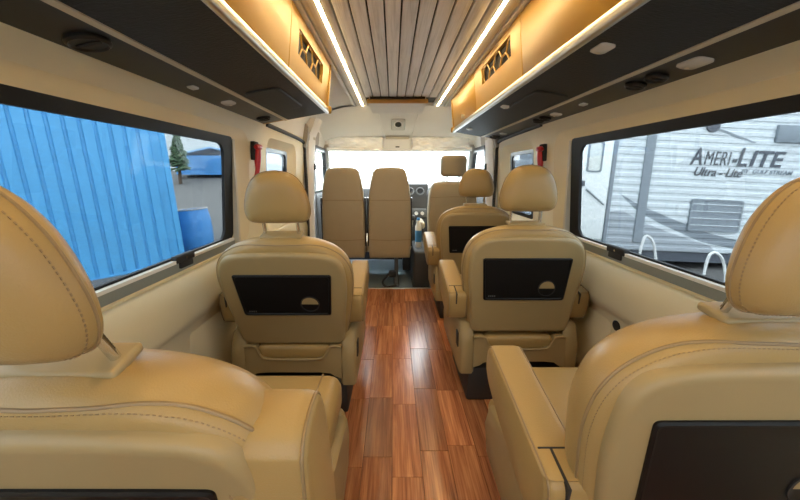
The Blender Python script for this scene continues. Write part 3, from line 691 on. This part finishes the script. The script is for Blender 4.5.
# dashboard
d = tag(empty('dashboard', (0, 4.2, 0)), 'dark grey dashboard with round air vents under the windscreen', 'dashboard')
sec = [(-.10, .45), (-.16, .62), (-.14, .82), (-.06, .94), (.12, .97), (.30, .93), (.34, .45)]
MB().loft([[(x, y*k, z) for y, z in sec] for x, k in ((-.88, .7), (-.5, 1), (.5, 1), (.88, .7))]).build('dash_body', DASH, d)
st = [(-.30, -.02), (-.34, .35), (-.30, .60), (-.24, .80), (-.16, 1.00), (-.05, 1.03), (.05, .95), (.05, -.02)]
MB().loft([[(x, y, z) for y, z in st] for x in (.05, .07, .33, .35)]).build('centre_stack', DASH, d)
def ringmesh(cx, cy, cz, r, tilt, name, m, parent, th=.008):
    M = Matrix.Translation((cx, cy, cz)) @ Matrix.Rotation(R(tilt), 4, 'X')
    return MB(M).tube([(math.cos(q)*r, 0, math.sin(q)*r) for q in [2*math.pi*i/24 for i in range(24)]], th, 8, closed=True).build(name, m, parent)
for cx, cy, cz in ((.13, -.235, .92), (.25, -.235, .92), (-.72, -.12, .84), (.74, -.12, .84)):
    o = ringmesh(cx, cy, cz, .042, -20, 'air_vent', GREYM, d)
    M = Matrix.Translation((cx, cy+.008, cz)) @ Matrix.Rotation(R(-20), 4, 'X'); mb = MB(M)
    for q in range(3): mb.box(-.036, .036, -.003, .003, -.024+q*.022, -.018+q*.022)
    mb.build('vent_slat', BLACKM, o)
MB().rbox(.08, .32, -.325, -.29, .62, .72, .01, 2).build('control_panel', GREYM, d)
for i in range(3): MB().cyl((.13+i*.07, -.33, .67), (.13+i*.07, -.36, .67), .02, 16).build('control_knob', ALU, d)
mb = MB(); mb.cyl((.16, -.34, .52), (.15, -.44, .62), .012, 12); mb.build('gear_stick', CHROME, d)
mb = MB(); mb.rbox(.12, .18, -.475, -.42, .60, .665, .024, 4); mb.build('gear_knob', BLACKP, d)
mb = MB(); M = Matrix.Translation((.53, -.28, .88)) @ Matrix.Rotation(R(-38), 4, 'X'); mb.M = M
mb.tube([(math.cos(q)*.19, 0, math.sin(q)*.19) for q in [2*math.pi*i/32 for i in range(32)]], .014, 8, closed=True); mb.rbox(-.07, .07, -.015, .02, -.06, .06, .02, 3); mb.box(-.18, .18, -.005, .008, -.012, .012)
mb.cyl((0, .02, 0), (0, .25, 0), .03, 12); mb.build('steering_wheel', BLACKP, d)
cn = tag(empty('centre_console', (.215, 3.58, -.06)), 'low black console box between bench and driver seat', 'console')
MB().rbox(-.085, .085, -.34, .26, 0, .42, .03, 3, taper=.9).build('console_box', DASH, cn)
b = tag(empty('water_bottle', (.195, 3.45, .36)), 'white and blue plastic bottle standing on the low black console', 'bottle')
MB().tube([(0, 0, 0), (0, 0, .01), (0, 0, .22), (0, 0, .26), (0, 0, .29)], [.028, .034, .034, .018, .014], 18).build('bottle_body', WHITEP, b)
MB().tube([(0, 0, .06), (0, 0, .18)], .0345, 18).build('bottle_wrap', BLUE2, b); MB().cyl((0, 0, .285), (0, 0, .31), .017, 16).build('cap', BLUE2, b)

# ------------------------------------------------------------ emergency hammers
for s, y in ((-1, 1.965), (1, 2.13)):
    e = tag(empty('emergency_hammer', (s*wx(1.22), y, 1.10)), 'red emergency hammer in black wall bracket ' + ('beside the window facing blue panels' if s < 0 else 'beside the window facing the trailer'), 'hammer', 'red emergency hammers on the pillars')
    MB().rbox(*sorted((0, -s*.028)), -.03, .03, .10, .205, .006, 2).build('bracket', BLACKM, e)
    MB().tube(catmull([(-s*.022, -.012, .005), (-s*.03, -.012, .05), (-s*.032, -.008, .11), (-s*.036, -.005, .165)], 4), [.016 - .0035*math.sin(i*.55) for i in range(13)], 12).build('handle', REDP, e)
    MB().tube([(-s*.036, -.036, .172), (-s*.036, -.02, .174), (-s*.036, .02, .174), (-s*.036, .036, .172)], [.011, .017, .017, .008], 12).build('hammer_head', REDP, e)

# ------------------------------------------------------------ outside
gnd = MB(); NX = 60
def gz(x, y):
    h = -.7
    if x < 2: h += max(0, min(2.0, (y-7.0)*.16))*max(0, min(1, (2-x)/3))
    return h
vv = []; 
for j in range(NX+1):
    for i in range(NX+1):
        x = -45 + 90*i/NX; y = -20 + 80*j/NX
        vv.append((x, y, gz(x, y) + random.uniform(-.02, .02)))
gnd.add(vv, [(j*(NX+1)+i, j*(NX+1)+i+1, (j+1)*(NX+1)+i+1, (j+1)*(NX+1)+i) for j in range(NX) for i in range(NX)])
struct(gnd.build('ground', GRAVEL))

def container():
    ang = math.atan2(6.577-5.723, -4.331+5.107)
    t = tag(empty('blue_container', (-4.33, 6.58, -.72), (0, R(-4), ang)), 'tall blue ribbed steel container outside the window', 'container')
    L = 6.0; mb = MB(); n = int(L/.19); pr = []
    for i in range(n):
        x = -L + i*.19
        pr += [(x, 0), (x+.13, 0), (x+.145, .03), (x+.175, .03)]
    pr.append((0, 0))
    mb.loft([[(x, y, z) for x, y in pr] for z in (.14, 3.3)], False, False, closed=False)
    mb.build('ribbed_side', BLUE, t, 20, False)
    MB().box(-L, 0, .05, 2.4, .1, 3.3).build('container_body', BLUE, t, smooth=False)
    MB().rbox(-.02, .08, -.03, .09, 0, 3.42, .01, 1).build('corner_post', BLUE, t)
    MB().rbox(-L, .05, -.02, .08, 0, .14, .01, 1).build('bottom_rail', BLUE, t); MB().rbox(-L, .05, -.02, .08, 3.28, 3.42, .01, 1).build('top_rail', BLUE, t)
container()
zb = gz(-4.5, 7.5)
b = tag(empty('blue_barrel', (-4.62, 7.66, zb-.02), (0, R(-5), 0)), 'open-topped blue plastic barrel standing on gravel beyond the container', 'barrel')
n = 28; prof = [(.30, 0), (.33, .05), (.36, .30), (.365, .33), (.362, .36), (.37, .5), (.362, .64), (.365, .67), (.36, .70), (.33, .93), (.32, .97), (.30, .97), (.31, .90), (.30, .2)]
MB().loft([[(r_*math.cos(2*math.pi*k/n), r_*math.sin(2*math.pi*k/n), z) for k in range(n)] for r_, z in prof]).build('barrel_body', BLUE2, b, 30)
MB().tube([(math.cos(2*math.pi*k/n)*.325, math.sin(2*math.pi*k/n)*.325, .965) for k in range(n)], .018, 8, closed=True).build('barrel_rim', GREYTRIM, b)

def conifer(x, y, h, label, seed, rad=.9):
    rn = random.Random(seed); z0 = gz(x, y)
    t = tag(empty('conifer_tree', (x, y, z0)), label, 'tree')
    MB().cyl((0, 0, 0), (0, 0, h), .08, 8, .01).build('trunk', BARK, t)
    mb = MB()
    for i in range(420):
        f = rn.random()**.8; z = .25*h + .75*h*f; L = rad*(1.02-f)*rn.uniform(.6, 1.1); a = rn.uniform(0, 6.28)
        d_ = Vector((math.cos(a), math.sin(a), rn.uniform(-.35, .05))); p = Vector((0, 0, z)); w_ = Vector((-math.sin(a), math.cos(a), 0))*L*.28
        m_ = p + d_*L*.6; e_ = p + d_*L
        mb.add([p, m_+w_, e_, m_-w_+Vector((0, 0, -.06)), m_+Vector((0, 0, .08))], [(0, 1, 4), (1, 2, 4), (2, 3, 4), (3, 0, 4)])
    mb.build('foliage', LEAF, t, smooth=False)
conifer(-9.9, 15.6, 2.6, 'small dark conifer in front of the white building, beyond the gravel bank', 3, .62)
def leafy(x, y, h, label, seed, r=1.6):
    rn = random.Random(seed); z0 = gz(x, y)
    t = tag(empty('leafy_tree', (x, y, z0)), label, 'tree')
    MB().tube([(0, 0, 0), (.1, 0, h*.4), (0, .1, h*.8)], [.14, .1, .04], 8).build('trunk', BARK, t)
    mb = MB()
    for i in range(1500):
        v_ = Vector((rn.gauss(0, 1), rn.gauss(0, 1), rn.gauss(0, 1))).normalized()*(rn.random()**.4)*r
        p = Vector((0, 0, h*.72)) + Vector((v_.x, v_.y, v_.z*1.15)); a = Vector((rn.gauss(0, 1), rn.gauss(0, 1), rn.gauss(0, 1))).normalized()*.17; b_ = a.orthogonal().normalized()*.09
        mb.add([p-a, p+b_, p+a, p-b_], [(0, 1, 2, 3)])
    mb.build('foliage', LEAF2, t, smooth=False)
leafy(-4.6, 17, 4.2, 'fresh green leafy tree seen through the cab window beside the twin bench', 5, 2.0)
leafy(4.8, 17.5, 4.4, 'fresh green leafy tree seen through the cab window beside the driver seat', 8, 2.0)

def shed(x, y, w_, dp, h, name, wall, roofm, label, rot=0):
    z0 = gz(x, y) - .05
    t = tag(empty(name, (x, y, z0), (0, 0, rot)), label, 'building')
    MB().box(-w_/2, w_/2, -dp/2, dp/2, 0, h).build('wall', wall, t, smooth=False)
    MB().loft([[(px_, py_, pz_) for px_, pz_ in ((-w_/2-.1, h-.05), (0, h+.35), (w_/2+.1, h-.05), (w_/2+.1, h+.03), (0, h+.43), (-w_/2-.1, h+.03))] for py_ in (-dp/2-.1, dp/2+.1)]).build('roof', roofm, t, smooth=False)
    return t
BLUEROOF = mat('pale_blue_roof', (.16, .36, .60), .5)
shed(-9.3, 18.5, 3.4, 3, .95, 'blue_shed', BLUE2, BLUEROOF, 'low blue shed with pale blue roof beyond the gravel bank', .1)
shed(-15.5, 24, 11, 4, 2.6, 'white_building', WHITEW, WHITEW, 'long white building far beyond the gravel bank', .1)

# travel trailer
def trailer():
    t = tag(empty('travel_trailer', (3.4, 6.2, -.7), (0, R(2.5), 0)), 'white travel trailer with grey stripes and large lettering outside the window', 'trailer')
    X0, X1, Z0, Z1 = -2.6, 6.2, .45, 3.15
    # corrugated siding: stepped horizontal ridges
    mb = MB(); pr = []; z = Z0; p = .135
    while z < Z1 - .01:
        pr += [(0, z), (-.012, z+p*.12), (-.012, z+p*.55), (0, z+p*.68)]; z += p
    pr.append((0, Z1))
    def sid(x0, x1):
        MB().loft([[(x, y, zz) for y, zz in pr] for x in (x0, x1)], False, False, closed=False).build('siding', SIDING, t, smooth=False)
    sid(X0, -.16); sid(.50, X1)
    MB().box(X0, X1, .004, 2.4, Z0, Z1).build('trailer_body', SIDING, t, smooth=False)
    MB().rbox(X0-.1, X1+.1, -.05, 2.45, Z1, Z1+.12, .03, 2).build('roof', SIDING, t)
    # door
    dr = MB().rbox(-.14, .42, -.03, .01, .62, 2.62, .03, 2).build('door', mat('white_trailer_door', (.74, .76, .75), .45), t)
    mb = MB(); mb.loft([[(x, y, zz) for x, zz in rrect(-.04+i, .24-i, 1.86+i, 2.42-i, .05)] for y, i in ((-.028, 0), (-.045, 0), (-.045, .03), (-.034, .03))], False, False); mb.build('door_window_frame', PRINT2, dr, 30)
    MB().loft([[(x, y, zz) for x, zz in rrect(-.015, .215, 1.885, 2.395, .04)] for y in (-.031, -.036)]).build('door_window_pane', mat('milky_pane', (.62, .64, .60), .25), dr)
    MB().rbox(-.10, -.04, -.06, -.03, 1.60, 1.70, .01, 2).build('door_handle', PRINT, dr)
    MB().tube([(.0, -.05, 1.55), (.35, -.06, 1.28)], .014, 6).build('door_strut', PRINT2, dr)
    MB().rbox(.425, .50, -.035, .01, .55, 2.70, .01, 1).build('door_trim', PRINT2, t)
    # dark vertical band, disc, marker lamp
    MB().rbox(1.00, 1.17, -.032, .0, .60, 3.1, .006, 1).build('vertical_band', PRINT2, t)
    mb = MB(); mb.cyl((2.14, -.02, 2.775), (2.14, -.045, 2.775), .115, 24); mb.build('speaker_cover', PRINT, t)
    mb = MB(); mb.add([(2.2, -.0145, 2.76), (2.24, -.0145, 2.70), (2.95, -.0145, 2.50), (2.98, -.0145, 2.52)]+[(2.2, -.002, 2.76), (2.24, -.002, 2.70), (2.95, -.002, 2.50), (2.98, -.002, 2.52)], [(0, 1, 2, 3), (7, 6, 5, 4), (0, 4, 5, 1), (1, 5, 6, 2), (2, 6, 7, 3), (3, 7, 4, 0)]); mb.build('decal_streak', PRINT2, t, smooth=False)
    MB().rbox(3.30, 4.7, -.06, .0, 2.53, 2.84, .015, 2).build('awning_box', PRINT2, t)
    # window with louvre lines
    wdw = MB().loft([[(x, y, zz) for x, zz in rrect(1.98+i, 2.95-i, .86+i, 1.46-i, .05)] for y, i in ((0, 0), (-.04, 0), (-.04, .03), (-.03, .03))]).build('window', PRINT2, t, 30)
    for q in range(4): MB().box(2.0, 2.93, -.043, -.03, .97+q*.13, .985+q*.13).build('louvre', SIDING, wdw, smooth=False)
    # swooshes (thin vinyl following the side)
    def decal(P, m, name='stripe_decal', lift=.0025):
        # thin vinyl that follows the ridges of the siding, cut to the outline P
        def span(z):
            xs = []
            for a, b in zip(P, P[1:]+P[:1]):
                if (a[1] <= z) != (b[1] <= z): xs.append(a[0] + (b[0]-a[0])*(z-a[1])/(b[1]-a[1]))
            return (min(xs), max(xs)) if len(xs) > 1 else None
        mb = MB(); prev = None
        for (ya, za), (yb, zb_) in zip(pr, pr[1:]):
            for q in range(4):
                zz = za + (zb_-za)*q/4; yy = ya + (yb-ya)*q/4 - lift; sp = span(zz)
                cur = [(sp[0], yy, zz), (sp[1], yy, zz)] if sp else None
                if prev and cur: mb.add([prev[0], prev[1], cur[1], cur[0]], [(0, 1, 2, 3)])
                prev = cur
        mb.build(name, m, t, smooth=False)
    decal([(.64, 1.50), (1.0, 1.32), (1.6, 1.10), (2.3, .86), (3.2, .66), (4.4, .60), (4.4, .50), (3.2, .50), (2.3, .66), (1.5, .96), (1.0, 1.20)], PRINT2)
    decal([(.52, 1.16), (.75, 1.18), (1.15, .98), (1.7, .80), (2.5, .58), (2.6, .46), (.52, .46)], PRINT3, lift=.0035)
    MB().box(X0, X1, .05, 2.3, .25, Z0).build('chassis', PRINT, t, smooth=False)
    for wx_ in (3.6, 4.5):
        wh = MB().cyl((wx_, .02, .34), (wx_, .24, .34), .34, 28).build('wheel', RUBBER, t); MB().cyl((wx_, .0, .34), (wx_, .1, .34), .19, 20).build('hub', ALU, wh)
    for jx in (.2, 5.8): MB().box(jx-.05, jx+.05, .3, .4, -.02, .3).build('jack', PRINT, t, smooth=False)
    # lettering
    def text(s_, x, z, size, m, name, shear=.25, sx=1.0, off=0.0, sp=1.0):
        cu = bpy.data.curves.new(name, 'FONT'); cu.body = s_; cu.size = size; cu.shear = shear; cu.extrude = .004; cu.offset = off; cu.space_character = sp
        o = bpy.data.objects.new(name, cu); COL.objects.link(o); dg = bpy.context.evaluated_depsgraph_get()
        me = bpy.data.meshes.new_from_object(o.evaluated_get(dg)); bpy.data.objects.remove(o)
        w_ = max(v.co.x for v in me.vertices)
        k = sx/w_ if sx else 1
        me.transform(Matrix.Translation((x, -.018, z)) @ Matrix.Rotation(R(90), 4, 'X') @ Matrix.Scale(k, 4, (1, 0, 0)))
        me.materials.clear(); me.materials.append(m); ob = bpy.data.objects.new(name, me); COL.objects.link(ob); ob.parent = t
        return ob
    text('A', 1.845, 2.08, .44, PRINT, 'lettering', .22, .21, .005)
    text('MERI', 2.085, 2.085, .36, PRINT, 'lettering', .22, .49, -.003, 1.1)
    text('-', 2.60, 2.085, .40, PRINT, 'lettering', .2, .09, .01)
    text('L', 2.68, 2.085, .47, PRINT, 'lettering', .22, .20, .008)
    text('ITE', 2.90, 2.095, .40, PRINT, 'lettering', .22, .66, .008)
    text('Ultra - Lite', 1.93, 1.885, .22, PRINT, 'lettering', .3, .90, .002)
    text('BY  GULF STREAM', 2.80, 1.965, .105, PRINT2, 'lettering', .25, .95, .001)
trailer()
# bent white handrails of the folding steps, standing in front of the trailer
for i, (x, y, w_, h_) in enumerate(((4.25, 5.75, .30, .75), (5.05, 5.35, .34, .55))):
    e = tag(empty('step_handrail', (x, y, -.7)), 'white bent tube handrail standing before the trailer ' + ('near its door' if i == 0 else 'beside its wheel'), 'handrail', 'white handrails before the trailer')
    MB().tube(catmull([(0, 0, 0), (.02, 0, h_*.6), (.06, 0, h_*.92), (w_*.4, 0, h_), (w_*.75, .0, h_*.86), (w_, 0, h_*.5), (w_*1.15, 0, 0)], 6), .022, 10).build('rail_tube', WHITEP, e)
    MB().box(-.05, w_*1.2, -.05, .05, 0, .03).build('foot_bar', ALU, e, smooth=False)
